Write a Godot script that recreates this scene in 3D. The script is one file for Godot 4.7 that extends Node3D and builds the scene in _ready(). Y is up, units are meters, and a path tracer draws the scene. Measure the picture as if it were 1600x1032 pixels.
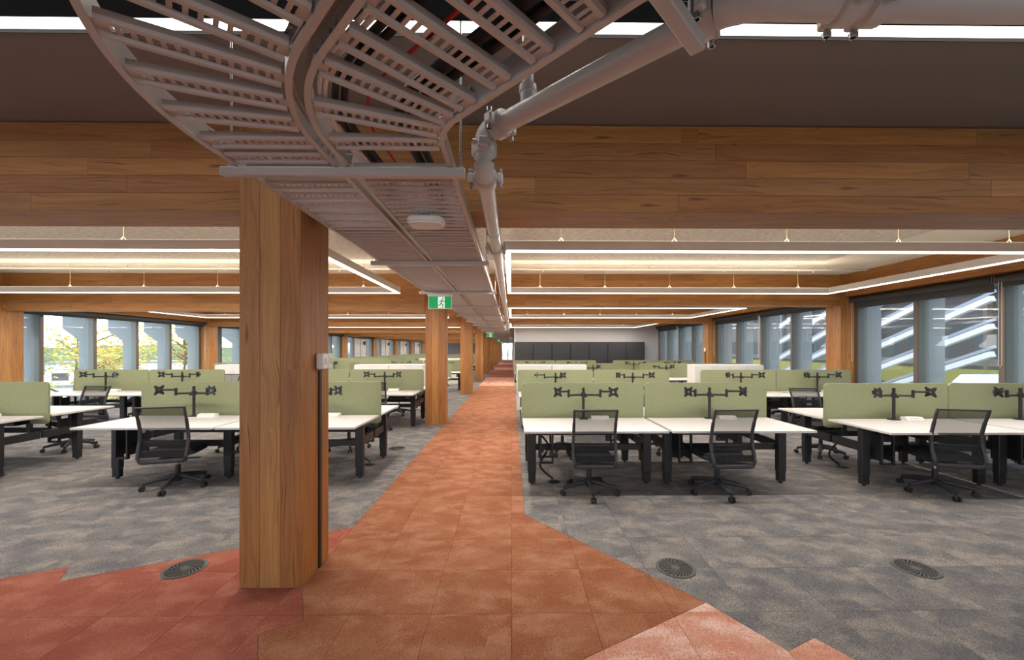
extends Node3D
# Open-plan timber office seen along an orange carpet path. x right, y up, depth D = -z. Grid of 5.967 m.

const S := 5.967
const D0 := 2.785
const COLX := -1.866
const COLW := 0.42
const RX := 7.215      # face of the window columns, locker side
const LX := -10.93     # face of the window columns, far side
const CEIL := 3.28
const FRONT := 3.207

var used := {}
var M := {}
var rng := RandomNumberGenerator.new()

# ------------------------------------------------------------------ helpers
func P(x: float, y: float, d: float) -> Vector3:
	return Vector3(x, y, -d)

func numbered(n: String) -> String:
	if not used.has(n):
		used[n] = 0
		return n
	used[n] += 1
	return "%s_%03d" % [n, used[n]]

func nth(i: int) -> String:
	return ["first", "second", "third", "fourth", "fifth", "sixth", "seventh", "eighth", "ninth", "tenth", "eleventh", "twelfth", "thirteenth", "fourteenth", "fifteenth"][i]

func begin() -> SurfaceTool:
	var st := SurfaceTool.new()
	st.begin(Mesh.PRIMITIVE_TRIANGLES)
	return st

func tri(st: SurfaceTool, a: Vector3, b: Vector3, c: Vector3, na: Vector3, nb: Vector3, nc: Vector3, ua := Vector2.ZERO, ub := Vector2.ZERO, uc := Vector2.ZERO) -> void:
	if (b - a).cross(c - a).dot(na + nb + nc) > 0.0:
		var t := b; b = c; c = t
		var n := nb; nb = nc; nc = n
		var u := ub; ub = uc; uc = u
	st.set_normal(na); st.set_uv(ua); st.add_vertex(a)
	st.set_normal(nb); st.set_uv(ub); st.add_vertex(b)
	st.set_normal(nc); st.set_uv(uc); st.add_vertex(c)

func quad(st: SurfaceTool, a: Vector3, b: Vector3, c: Vector3, d: Vector3, n: Vector3, ua := Vector2.ZERO, ub := Vector2.ZERO, uc := Vector2.ZERO, ud := Vector2.ZERO) -> void:
	tri(st, a, b, c, n, n, n, ua, ub, uc)
	tri(st, a, c, d, n, n, n, ua, uc, ud)

# box with chamfer; UVs in metres, u along axis g (0 x, 1 y, 2 z), shifted by off
func box(st: SurfaceTool, c: Vector3, s: Vector3, ch := 0.0, g := 0, off := Vector2.ZERO, tr := Transform3D.IDENTITY) -> void:
	var h := s / 2.0
	ch = minf(ch, minf(h.x, minf(h.y, h.z)) * 0.9)
	for ax in 3:
		var b := (ax + 1) % 3
		var d := (ax + 2) % 3
		for sg in [-1.0, 1.0]:
			var n := Vector3.ZERO
			n[ax] = sg
			var q := []
			var uv := []
			for k in [[-1, -1], [1, -1], [1, 1], [-1, 1]]:
				var p := Vector3.ZERO
				p[ax] = sg * h[ax]
				p[b] = k[0] * (h[b] - ch)
				p[d] = k[1] * (h[d] - ch)
				var w := p + c
				q.append(tr * w)
				var o1 := (g + 1) % 3
				var o2 := (g + 2) % 3
				if ax == g:
					uv.append(Vector2(w[o1], w[o2]) + off)
				elif ax == o1:
					uv.append(Vector2(w[g], w[o2]) + off)
				else:
					uv.append(Vector2(w[g], w[o1]) + off)
			quad(st, q[0], q[1], q[2], q[3], tr.basis * n, uv[0], uv[1], uv[2], uv[3])
	if ch <= 0.0:
		return
	for ax in 3:
		var b := (ax + 1) % 3
		var d := (ax + 2) % 3
		for sb in [-1.0, 1.0]:
			for sd in [-1.0, 1.0]:
				var n := Vector3.ZERO
				n[b] = sb; n[d] = sd
				n = n.normalized()
				var q := []
				for k in [[-1, 0], [1, 0], [1, 1], [-1, 1]]:
					var p := Vector3.ZERO
					p[ax] = k[0] * (h[ax] - ch)
					p[b] = sb * (h[b] - (ch if k[1] == 1 else 0.0))
					p[d] = sd * (h[d] - (0.0 if k[1] == 1 else ch))
					q.append(tr * (p + c))
				quad(st, q[0], q[1], q[2], q[3], tr.basis * n, off, off, off, off)
	for sx in [-1.0, 1.0]:
		for sy in [-1.0, 1.0]:
			for sz in [-1.0, 1.0]:
				var n := Vector3(sx, sy, sz).normalized()
				var a := tr * (Vector3(sx * h.x, sy * (h.y - ch), sz * (h.z - ch)) + c)
				var b2 := tr * (Vector3(sx * (h.x - ch), sy * h.y, sz * (h.z - ch)) + c)
				var d2 := tr * (Vector3(sx * (h.x - ch), sy * (h.y - ch), sz * h.z) + c)
				tri(st, a, b2, d2, tr.basis * n, tr.basis * n, tr.basis * n)

func frame_of(dir: Vector3) -> Basis:
	var up := Vector3.UP if absf(dir.y) < 0.95 else Vector3.RIGHT
	var x := up.cross(dir).normalized()
	var y := dir.cross(x).normalized()
	return Basis(x, y, dir)

# round tube along points; radii may be one number or an array
func tube(st: SurfaceTool, pts: Array, r, sides := 10, capped := true) -> void:
	var rings := []
	var nrm = []
	var n := pts.size()
	for i in n:
		var a: Vector3 = pts[maxi(i - 1, 0)]
		var b: Vector3 = pts[mini(i + 1, n - 1)]
		var fr := frame_of((b - a).normalized())
		var rr: float = r[i] if r is Array else r
		var ring := []
		var nn := []
		for k in sides + 1:
			var t := TAU * k / sides
			var v := fr.x * cos(t) + fr.y * sin(t)
			ring.append(pts[i] + v * rr)
			nn.append(v)
		rings.append(ring)
		nrm.append(nn)
	for i in n - 1:
		for k in sides:
			tri(st, rings[i][k], rings[i + 1][k], rings[i + 1][k + 1], nrm[i][k], nrm[i + 1][k], nrm[i + 1][k + 1])
			tri(st, rings[i][k], rings[i + 1][k + 1], rings[i][k + 1], nrm[i][k], nrm[i + 1][k + 1], nrm[i][k + 1])
	if capped:
		for e in [0, n - 1]:
			var o: Vector3 = pts[e]
			var q: Vector3 = pts[1] if e == 0 else pts[n - 2]
			var dirn := (o - q).normalized()
			for k in sides:
				tri(st, o, rings[e][k], rings[e][k + 1], dirn, dirn, dirn)

# bar of rectangular section between two points (w across, h upward)
func bar(st: SurfaceTool, a: Vector3, b: Vector3, w: float, h: float, ch := 0.0) -> void:
	var fr := frame_of((b - a).normalized())
	box(st, Vector3.ZERO, Vector3(w, h, a.distance_to(b)), ch, 2, Vector2.ZERO, Transform3D(fr, (a + b) / 2.0))

# surface of revolution round y: profile of (radius, height)
func lathe(st: SurfaceTool, prof: Array, o := Vector3.ZERO, sides := 20) -> void:
	for i in prof.size() - 1:
		var p: Vector2 = prof[i]
		var q: Vector2 = prof[i + 1]
		var e := q - p
		var nn := Vector2(e.y, -e.x).normalized()
		for k in sides:
			var a := TAU * k / sides
			var b := TAU * (k + 1) / sides
			var va := Vector3(cos(a), 0, sin(a))
			var vb := Vector3(cos(b), 0, sin(b))
			var na = va * nn.x + Vector3(0, nn.y, 0)
			var nb = vb * nn.x + Vector3(0, nn.y, 0)
			var p0 := o + va * p.x + Vector3(0, p.y, 0)
			var p1 := o + vb * p.x + Vector3(0, p.y, 0)
			var q0 := o + va * q.x + Vector3(0, q.y, 0)
			var q1 := o + vb * q.x + Vector3(0, q.y, 0)
			if p.x > 1e-5:
				tri(st, p0, p1, q1, na, nb, nb)
			if q.x > 1e-5:
				tri(st, p0, q1, q0, na, nb, na)

# flat plate from a 2D outline, thickness t along local z
func plate(st: SurfaceTool, poly: PackedVector2Array, t: float, tr: Transform3D) -> void:
	var ix := Geometry2D.triangulate_polygon(poly)
	for sg in [-1.0, 1.0]:
		var n: Vector3 = tr.basis * Vector3(0, 0, sg)
		for i in range(0, ix.size(), 3):
			var v := []
			for k in 3:
				var p := poly[ix[i + k]]
				v.append(tr * Vector3(p.x, p.y, sg * t / 2.0))
			tri(st, v[0], v[1], v[2], n, n, n, poly[ix[i]], poly[ix[i + 1]], poly[ix[i + 2]])
	var ccw := not Geometry2D.is_polygon_clockwise(poly)
	for i in poly.size():
		var a := poly[i]
		var b := poly[(i + 1) % poly.size()]
		var e := (b - a).normalized()
		var n2 = Vector2(e.y, -e.x) * (1.0 if ccw else -1.0)
		quad(st, tr * Vector3(a.x, a.y, -t / 2), tr * Vector3(b.x, b.y, -t / 2), tr * Vector3(b.x, b.y, t / 2), tr * Vector3(a.x, a.y, t / 2), tr.basis * Vector3(n2.x, n2.y, 0))

func rounded(w: float, h: float, r: float, seg := 5) -> PackedVector2Array:
	var out := PackedVector2Array()
	for c in [[1, 1, 0.0], [-1, 1, PI / 2], [-1, -1, PI], [1, -1, 1.5 * PI]]:
		for k in seg + 1:
			var a: float = c[2] + PI / 2 * k / seg
			out.append(Vector2(c[0] * (w / 2 - r) + cos(a) * r, c[1] * (h / 2 - r) + sin(a) * r))
	return out

func obj(n: String, st: SurfaceTool, m: Material, parent: Node = self) -> MeshInstance3D:
	var o := MeshInstance3D.new()
	o.name = numbered(n) if parent == self else n
	o.mesh = st.commit()
	o.material_override = m
	parent.add_child(o, true)
	return o

func tag(o: Node, label := "", category := "", group := "", kind := "") -> void:
	if label: o.set_meta("label", label)
	if category: o.set_meta("category", category)
	if group: o.set_meta("group", group)
	if kind: o.set_meta("kind", kind)

func thing(n: String, label: String, category: String, at := Vector3.ZERO, turn := 0.0, group := "") -> Node3D:
	var o := Node3D.new()
	o.name = numbered(n)
	add_child(o)
	o.position = at
	o.rotation.y = turn
	tag(o, label, category, group)
	return o

func copy(src: Node3D, base: String, label: String, at: Vector3, turn := 0.0, group := "") -> Node3D:
	var o: Node3D = src.duplicate()
	o.name = numbered(base)
	add_child(o)
	o.position = at
	o.rotation = Vector3(0, turn, 0)
	o.set_meta("label", label)
	if group: o.set_meta("group", group)
	return o

func structure(n: String, label := "", category := "") -> Node3D:
	var o := Node3D.new()
	o.name = n
	add_child(o)
	tag(o, label, category, "", "structure")
	return o

func mat(c: Color, rough := 0.6, metal := 0.0) -> StandardMaterial3D:
	var m := StandardMaterial3D.new()
	m.albedo_color = c
	m.roughness = rough
	m.metallic = metal
	return m

func c8(r: int, g: int, b: int) -> Color:
	return Color(r / 255.0, g / 255.0, b / 255.0)

func glow(c: Color, e: float) -> StandardMaterial3D:
	var m := mat(Color(0.9, 0.9, 0.9), 0.5)
	m.emission_enabled = true
	m.emission = c
	m.emission_energy_multiplier = e
	return m

# ------------------------------------------------------------------ textures
func noise(seed_: int, f: float, oct := 3) -> FastNoiseLite:
	var n := FastNoiseLite.new()
	n.seed = seed_
	n.noise_type = FastNoiseLite.TYPE_SIMPLEX_SMOOTH
	n.frequency = f
	n.fractal_octaves = oct
	return n

func wood_image() -> ImageTexture:
	var w := 1024
	var h := 512
	var im := Image.create(w, h, true, Image.FORMAT_RGB8)
	var broad := noise(3, 1.0, 2)
	var streak := noise(5, 1.0, 3)
	var fine := noise(7, 1.0, 2)
	var vein := noise(11, 1.0, 2)
	for y in h:
		for x in w:
			var u := x / float(w)
			var v := y / float(h)
			var wob := broad.get_noise_2d(u * 2.2, v * 3.0)
			var a := streak.get_noise_2d(u * 1.6, v * 26.0 + wob * 2.0)
			var b := fine.get_noise_2d(u * 14.0, v * 150.0 + wob * 6.0)
			var t := 0.5 + 0.42 * a + 0.22 * b + 0.22 * wob
			var c := Color(0.59, 0.395, 0.205).lerp(Color(0.765, 0.56, 0.325), clampf(t, 0, 1))
			var g := vein.get_noise_2d(u * 3.2, v * 34.0 + wob * 3.0)
			if g > 0.5:
				c = c.lerp(Color(0.34, 0.21, 0.11), clampf((g - 0.5) * 4.0, 0, 0.75))
			im.set_pixel(x, y, c)
	im.generate_mipmaps()
	return ImageTexture.create_from_image(im)

func carpet_image(seed_: int, cols: Array, grain: float, lo := 0.35, hi := 0.65) -> ImageTexture:
	var n := 768
	var im := Image.create(n, n, true, Image.FORMAT_RGB8)
	var a := noise(seed_, 1.0, 4)
	var b := noise(seed_ + 1, 1.0, 3)
	var r := RandomNumberGenerator.new()
	r.seed = seed_
	for y in n:
		for x in n:
			var u := x / float(n)
			var v := y / float(n)
			var s := 0.5 + 0.75 * a.get_noise_2d(u * 5.6, v * 8.5) + r.randf_range(-0.26, 0.26)
			var t := 0.5 + 0.75 * b.get_noise_2d(u * 7.5 + 9.0, v * 12.0) + r.randf_range(-0.26, 0.26)
			var c: Color = cols[0].lerp(cols[1], smoothstep(lo, hi, s))
			c = c.lerp(cols[2], smoothstep(0.52, 0.78, t) * 0.85)
			c = c * (1.0 + r.randf_range(-grain, grain))
			c.a = 1.0
			im.set_pixel(x, y, c)
	im.generate_mipmaps()
	return ImageTexture.create_from_image(im)

func felt_image(seed_: int, c0: Color, c1: Color, stretch: float) -> ImageTexture:
	var n := 512
	var im := Image.create(n, n, true, Image.FORMAT_RGB8)
	var a := noise(seed_, 1.0, 4)
	var r := RandomNumberGenerator.new()
	r.seed = seed_
	for y in n:
		for x in n:
			var t := 0.5 + 0.6 * a.get_noise_2d(x / 512.0 * 24.0 / stretch, y / 512.0 * 24.0) + r.randf_range(-0.25, 0.25)
			im.set_pixel(x, y, c0.lerp(c1, clampf(t, 0, 1)))
	im.generate_mipmaps()
	return ImageTexture.create_from_image(im)

func make_materials() -> void:
	var wt := wood_image()
	M.wood = []
	for c in [Color(1, 1, 1), Color(0.93, 0.90, 0.86), Color(1.0, 0.95, 0.86), Color(0.90, 0.83, 0.76), Color(1.0, 0.98, 0.95)]:
		var m := mat(c, 0.5)
		m.albedo_texture = wt
		m.uv1_scale = Vector3(0.42, 1.9, 1)
		M.wood.append(m)
	var grey := carpet_image(21, [c8(121, 118, 117), c8(103, 103, 106), c8(146, 140, 133)], 0.2)
	var orange := carpet_image(31, [c8(153, 103, 76), c8(142, 90, 63), c8(166, 119, 94)], 0.12)
	var coral := carpet_image(41, [c8(157, 95, 79), c8(147, 84, 69), c8(169, 109, 92)], 0.10)
	var salmon := carpet_image(51, [c8(202, 152, 133), c8(194, 134, 112), c8(219, 186, 175)], 0.14)
	M.carpet = []
	for t in [grey, orange, coral, salmon]:
		var m := mat(Color.WHITE, 0.95)
		m.albedo_texture = t
		m.metallic_specular = 0.2
		M.carpet.append(m)
	M.felt = mat(Color.WHITE, 0.95)
	M.felt.albedo_texture = felt_image(61, c8(176, 164, 150), c8(226, 214, 198), 2.5)
	M.felt.uv1_triplanar = true
	M.felt.uv1_world_triplanar = true
	M.felt.uv1_scale = Vector3(0.9, 0.9, 0.9)
	M.green = mat(Color.WHITE, 0.95)
	M.green.albedo_texture = felt_image(71, c8(124, 130, 98), c8(152, 157, 122), 1.0)
	M.green.uv1_triplanar = true
	M.green.uv1_scale = Vector3(2, 2, 2)
	M.cream = mat(c8(232, 220, 200), 0.9)
	M.front_ceiling = mat(c8(136, 128, 122), 0.85)
	M.black_ceiling = mat(c8(34, 33, 33), 0.9)
	M.desk = mat(c8(208, 204, 203), 0.45)
	M.edge = mat(c8(206, 206, 208), 0.5)
	M.black = mat(c8(30, 30, 33), 0.5)
	M.black_metal = mat(c8(38, 37, 39), 0.42, 0.2)
	M.plastic = mat(c8(52, 52, 56), 0.5)
	M.fabric = mat(c8(34, 34, 38), 0.9)
	M.netting = mat(Color(0.10, 0.10, 0.11, 0.62), 0.8)
	M.netting.transparency = BaseMaterial3D.TRANSPARENCY_ALPHA
	M.chrome = mat(c8(200, 200, 205), 0.25, 0.9)
	M.white = mat(c8(232, 230, 226), 0.5)
	M.tray = mat(c8(196, 188, 184), 0.45, 0.15)
	M.zinc = mat(c8(190, 192, 196), 0.32, 0.8)
	M.pipe = mat(c8(206, 200, 196), 0.32)
	M.housing = mat(c8(214, 206, 200), 0.5)
	M.lamp = glow(Color(1.0, 0.95, 0.88), 3.0)
	M.up_lamp = glow(Color(1.0, 0.94, 0.86), 1.0)
	M.strip = glow(Color(1.0, 0.97, 0.95), 3.0)
	M.alu = mat(c8(112, 120, 120), 0.4, 0.3)
	M.alu_brown = mat(c8(98, 88, 80), 0.45, 0.2)
	M.fin = mat(c8(124, 136, 143), 0.6)
	M.blind = mat(c8(62, 60, 60), 0.8)
	M.glass = mat(Color(0.8, 0.9, 0.92, 0.06), 0.02)
	M.glass.transparency = BaseMaterial3D.TRANSPARENCY_ALPHA
	M.wall = mat(c8(168, 164, 164), 0.8)
	M.white_wall = mat(c8(214, 214, 210), 0.7)
	M.locker = mat(c8(40, 40, 44), 0.45)
	M.slab = mat(c8(70, 68, 66), 0.95)
	M.green_sign = glow(c8(0, 150, 80), 0.45)
	M.green_sign.albedo_color = c8(0, 140, 75)
	M.white_sign = glow(Color(1, 1, 1), 0.35)
	M.wire = mat(c8(214, 190, 150), 0.5)
	M.red = mat(c8(190, 40, 45), 0.5)
	M.void = mat(c8(10, 10, 10), 0.9)
	M.grille = mat(c8(60, 59, 59), 0.35, 0.2)

# ------------------------------------------------------------------ camera, sky, light
func camera_and_light() -> void:
	var cam := Camera3D.new()
	cam.name = "camera"
	cam.projection = Camera3D.PROJECTION_FRUSTUM
	cam.near = 0.05
	cam.far = 2000.0
	cam.size = 0.05 * 1032.0 / 630.0
	cam.frustum_offset = Vector2(0.05 * -7.0 / 630.0, 0.05 * 30.0 / 630.0)
	cam.position = Vector3(0, 1.64, 0)
	cam.rotation_degrees = Vector3(0, -0.7, 0)
	cam.current = true
	add_child(cam)
	var we := WorldEnvironment.new()
	we.name = "environment"
	var e := Environment.new()
	e.tonemap_mode = Environment.TONE_MAPPER_LINEAR
	e.tonemap_exposure = 1.32
	e.background_mode = Environment.BG_SKY
	var sky := ProceduralSkyMaterial.new()
	sky.sky_top_color = c8(214, 226, 240)
	sky.sky_horizon_color = c8(246, 248, 250)
	sky.ground_bottom_color = c8(150, 150, 148)
	sky.ground_horizon_color = c8(214, 218, 220)
	sky.sky_energy_multiplier = 1.8
	sky.ground_energy_multiplier = 1.2
	e.sky = Sky.new()
	e.sky.sky_material = sky
	e.sdfgi_enabled = true
	e.ssao_enabled = true
	e.ssil_enabled = true
	we.environment = e
	add_child(we)

const LAMP_ENERGY := 1.15     # per metre of strip

func strip_light(n: String, at: Vector3, length: float, width: float, along_x: bool, per_metre: float, col := Color(1.0, 0.97, 0.935), tilt := -90.0) -> void:
	var l := AreaLight3D.new()
	l.name = numbered(n)
	l.area_size = Vector2(length, width) if along_x else Vector2(width, length)
	l.area_normalize_energy = true
	l.light_energy = per_metre * length
	l.light_color = col
	l.area_range = 80.0
	l.shadow_enabled = true
	add_child(l)
	l.position = at
	l.rotation_degrees = Vector3(tilt, 0, 0)

# ------------------------------------------------------------------ floor
func poly(a: Array) -> PackedVector2Array:
	var o := PackedVector2Array()
	for p in a:
		o.append(Vector2(p[0], p[1]))
	return o

func in_view(p: Vector2) -> bool:
	if p.y < 1.9:
		return false
	var k := p.x / p.y
	return k > -1.32 and k < 1.36

func add_tile(st: SurfaceTool, pg: PackedVector2Array, off: Vector2, skirt: bool) -> void:
	var ix := Geometry2D.triangulate_polygon(pg)
	for i in range(0, ix.size(), 3):
		var v := []
		var u := []
		for k in 3:
			var p := pg[ix[i + k]]
			v.append(P(p.x, 0, p.y))
			u.append((p + off) / 3.0)
		tri(st, v[0], v[1], v[2], Vector3.UP, Vector3.UP, Vector3.UP, u[0], u[1], u[2])
	if skirt:
		for i in pg.size():
			var a := pg[i]
			var b := pg[(i + 1) % pg.size()]
			var n := Vector3((b - a).y, 0, (b - a).x).normalized()
			quad(st, P(a.x, 0, a.y), P(b.x, 0, b.y), P(b.x, -0.006, b.y), P(a.x, -0.006, a.y), n, (a + off) / 3.0, (b + off) / 3.0, (b + off) / 3.0, (a + off) / 3.0)

func build_floor() -> void:
	var fl := structure("floor", "grey carpet tile floor with an orange carpet path", "floor")
	var st := begin()
	box(st, P(-1.65, -0.106, 29), Vector3(19.4, 0.2, 68.4))
	obj("slab", st, M.slab, fl)
	var O := poly([[-1.46, 62.9], [0.134, 62.9], [0.131, 3.99], [1.258, 2.594], [0.37, 2.122], [-0.5, 1.66], [-0.5, -4.9], [-1.337, -4.9], [-1.337, 2.142], [-1.457, 2.335], [-1.258, 2.452], [-1.439, 2.788], [-1.46, 3.74]])
	var C := poly([[-8, 0.75], [-3.334, 3.08], [-3.191, 2.885], [-1.46, 3.74], [-1.439, 2.788], [-1.258, 2.452], [-1.457, 2.335], [-1.337, 2.142], [-1.337, -4.9], [-8, -4.9]])
	var T := poly([[1.258, 2.594], [0.37, 2.122], [-0.5, 1.66], [-0.5, -4.9], [1.95, -4.9], [1.814, 2.104], [1.719, 2.27], [1.503, 2.171]])
	var pieces := []
	var g := 0.5
	for i in range(-22, 16):
		for j in range(-10, 126):
			var q := poly([[i * g, j * g], [i * g + g, j * g], [i * g + g, j * g + g], [i * g, j * g + g]])
			var left := [q]
			var k := 1
			for R in [O, C, T]:
				for p in Geometry2D.intersect_polygons(q, R):
					if not Geometry2D.is_polygon_clockwise(p):
						pieces.append([k, p])
				var nxt := []
				for p in left:
					for r in Geometry2D.clip_polygons(p, R):
						if not Geometry2D.is_polygon_clockwise(r):
							nxt.append(r)
				left = nxt
				k += 1
			for p in left:
				pieces.append([0, p])
	# the far end of the path changes colour band by band
	var banded := []
	for e in pieces:
		if e[0] == 1 and e[1][0].y > 17.9:
			for bd in [[0.0, 18.1, 1], [18.1, 23.4, 3], [23.4, 31.8, 2], [31.8, 36.0, 3], [36.0, 44.0, 2], [44.0, 48.0, 3], [48.0, 70.0, 1]]:
				for p in Geometry2D.intersect_polygons(e[1], poly([[-3, bd[0]], [3, bd[0]], [3, bd[1]], [-3, bd[1]]])):
					banded.append([bd[2], p])
		else:
			banded.append(e)
	pieces = banded
	for e in pieces:
		var c := Vector2.ZERO
		for p in e[1]:
			c += p
		e.append(c / e[1].size())
	pieces.sort_custom(func(a, b): return (a[2].length() if in_view(a[2]) else 1000.0 + a[2].length()) < (b[2].length() if in_view(b[2]) else 1000.0 + b[2].length()))
	var rest := [begin(), begin(), begin(), begin()]
	var made := 0
	for e in pieces:
		var off := Vector2(rng.randf() * 3.0, rng.randf() * 3.0) if rng.randf() < 0.45 else Vector2.ZERO
		if made < 290 and in_view(e[2]):
			var s := begin()
			var shrunk := Geometry2D.offset_polygon(e[1], -0.0012)
			if shrunk.size() and Geometry2D.triangulate_polygon(shrunk[0]).size():
				add_tile(s, shrunk[0], off, true)
				obj("carpet_tile", s, M.carpet[e[0]], fl)
				made += 1
		elif Geometry2D.triangulate_polygon(e[1]).size():
			add_tile(rest[e[0]], e[1], off, false)
	for k in 4:
		var o := obj("carpet", rest[k], M.carpet[k], fl)
		o.set_meta("kind", "stuff")

# ------------------------------------------------------------------ timber
func board(parent: Node, c: Vector3, s: Vector3, g: int, ch := 0.002) -> MeshInstance3D:
	var st := begin()
	box(st, c, s, ch, g, Vector2(rng.randf() * 5.0, rng.randf() * 3.0))
	return obj("board", st, M.wood[rng.randi() % 5], parent)

func column(x: float, d: float, top: float, label: String, group: String) -> Node3D:
	var o := thing("timber_column", label, "column", P(x + COLW / 2, 0, d + COLW / 2), 0, group)
	var w := COLW / 3.0
	for i in 3:
		for j in 2:
			board(o, Vector3((i - 1) * w, top / 2, (0.5 - j) * COLW / 2), Vector3(w - 0.0012, top, COLW / 2 - 0.001), 1)
	return o

func beam_along_x(x0: float, x1: float, y0: float, y1: float, d: float, deep: float, label: String, split: bool) -> void:
	var o := thing("timber_beam", label, "beam", P((x0 + x1) / 2, y0, d + deep / 2), 0, "timber beams across the office")
	var rows := 5
	var h := (y1 - y0) / rows
	var L := x1 - x0
	for r in rows:
		var x := -L / 2
		while x < L / 2 - 0.01:
			var l := rng.randf_range(1.3, 3.4) if split else L
			if x + l > L / 2 - 0.6:
				l = L / 2 - x
			board(o, Vector3(x + l / 2, h * (r + 0.5), 0), Vector3(l - 0.0008, h - 0.001, deep - rng.randf() * 0.002), 0, 0.0015)
			x += l

func beam_along_z(x: float, wide: float, y0: float, y1: float, d0: float, d1: float, label: String) -> void:
	var o := thing("edge_beam", label, "beam", P(x, y0, (d0 + d1) / 2), 0, "timber edge beams over the windows")
	for r in 4:
		var h := (y1 - y0) / 4
		board(o, Vector3(0, h * (r + 0.5), 0), Vector3(wide, h - 0.001, d1 - d0), 2)

func build_timber() -> void:
	for k in 10:
		var d := D0 + S * k
		var top := FRONT if k == 0 else CEIL
		var c := column(COLX, d, top - 0.002, "%s timber column from the camera along the orange path" % nth(k), "timber columns along the path")
		if k == 0:
			c.set_meta("label", "largest square timber column, standing on coral carpet beside the path")
		beam_along_x(LX + 0.0, COLX - 0.012, 2.60 if k == 0 else 2.478, top - 0.002, d + 0.03, COLW - 0.04, "%s timber ceiling beam from the camera on the column side of the path" % nth(k), k < 2)
		if k < 3:
			beam_along_x(COLX + COLW + 0.004, RX, 2.60, top - 0.002, d + 0.03, COLW - 0.04, "%s timber ceiling beam from the camera on the pipe side of the path" % nth(k), k < 2)
		column(LX - COLW, d, top - 0.002, "%s timber column at the far side windows, counted from the camera" % nth(k), "timber columns at the windows")
		if k < 3:
			column(RX, d, top - 0.002, "%s timber column at the window wall facing the dark building" % nth(k), "timber columns at the windows")
			beam_along_z(RX + 0.24, 0.3, 2.79, CEIL - 0.002, d + COLW + 0.003, d + S - 0.003, "%s edge beam above the windows facing the dark building" % nth(k))
		if k < 9:
			beam_along_z(LX - 0.24, 0.3, 2.62, CEIL - 0.002, d + COLW + 0.003, d + S - 0.003, "%s edge beam above the windows facing the trees" % nth(k))

# ------------------------------------------------------------------ shell
func build_shell() -> void:
	var c := structure("ceiling", "ceiling of cream plaster bays and a dull brown front bay", "ceiling")
	var st := begin()
	box(st, P(-1.65, FRONT + 0.16, 2.44), Vector3(19.4, 0.3, 0.82))
	box(st, P(-1.65, FRONT + 0.16, 3.07), Vector3(19.4, 0.3, 0.26))
	obj("front_panel", st, M.front_ceiling, c)
	st = begin()
	box(st, P(-1.65, FRONT + 0.26, -1.5), Vector3(19.4, 0.3, 6.86))
	obj("dark_panel", st, M.black_ceiling, c)
	st = begin()
	box(st, P(-1.65, CEIL + 0.15, 33.2), Vector3(19.4, 0.3, 60.0))
	obj("plaster", st, M.cream, c)
	# felt rafts in the bays
	for k in 9:
		var d := D0 + S * k
		if k < 3:
			st = begin()
			box(st, P(2.35, CEIL - 0.021, d + 2.47), Vector3(6.7, 0.04, 3.98), 0.008)
			obj("felt_raft", st, M.felt, c)
		st = begin()
		box(st, P(-5.9, CEIL - 0.021, d + 2.47), Vector3(9.0, 0.04, 3.98), 0.008)
		obj("felt_raft", st, M.felt, c)
	var back := structure("wall_back", "wall with wide windows behind the camera", "wall")
	st = begin()
	box(st, P(-1.65, 0.3, -4.95), Vector3(19.4, 0.6, 0.2))
	box(st, P(-1.65, 3.05, -4.95), Vector3(19.4, 0.9, 0.2))
	obj("plaster", st, M.wall, back)
	for i in 11:
		st = begin()
		box(st, P(-11.3 + 1.93 * i, 1.6, -4.95), Vector3(0.14, 2.0, 0.2))
		obj("mullion", st, M.alu, back)
		if i < 10:
			st = begin()
			box(st, P(-10.335 + 1.93 * i, 1.6, -4.95), Vector3(1.79, 2.0, 0.008))
			obj("pane", st, M.glass, back)
	# grey core wall with the lockers, and its side along the path
	var core := structure("wall_core", "grey wall behind the row of black lockers", "wall")
	st = begin()
	box(st, P(3.9, 1.64, 38.5), Vector3(7.52, 3.27, 36.0), 0.004)
	obj("plaster", st, M.wall, core)
	st = begin()
	box(st, P(0.165, 1.64, 20.485), Vector3(0.05, 3.27, 0.04), 0.004)
	obj("corner_bead", st, M.white_wall, core)
	# end wall with a tall opening onto daylight
	var e := structure("wall_end", "far end wall with a tall bright window at the end of the path", "wall")
	st = begin()
	box(st, P(-6.4, 1.65, 62.6), Vector3(9.8, 3.3, 0.2))
	box(st, P(-0.65, 2.95, 62.6), Vector3(1.7, 0.7, 0.2))
	box(st, P(0.17, 1.65, 62.6), Vector3(0.06, 3.3, 0.2))
	obj("plaster", st, M.wall, e)
	st = begin()
	for x in [-1.5, -0.55, 0.14]:
		box(st, P(x, 1.3, 62.6), Vector3(0.1, 2.6, 0.22))
	obj("frame", st, M.alu_brown, e)
	st = begin()
	box(st, P(-0.7, 1.3, 62.6), Vector3(1.6, 2.6, 0.01))
	obj("pane", st, M.glass, e)

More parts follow.
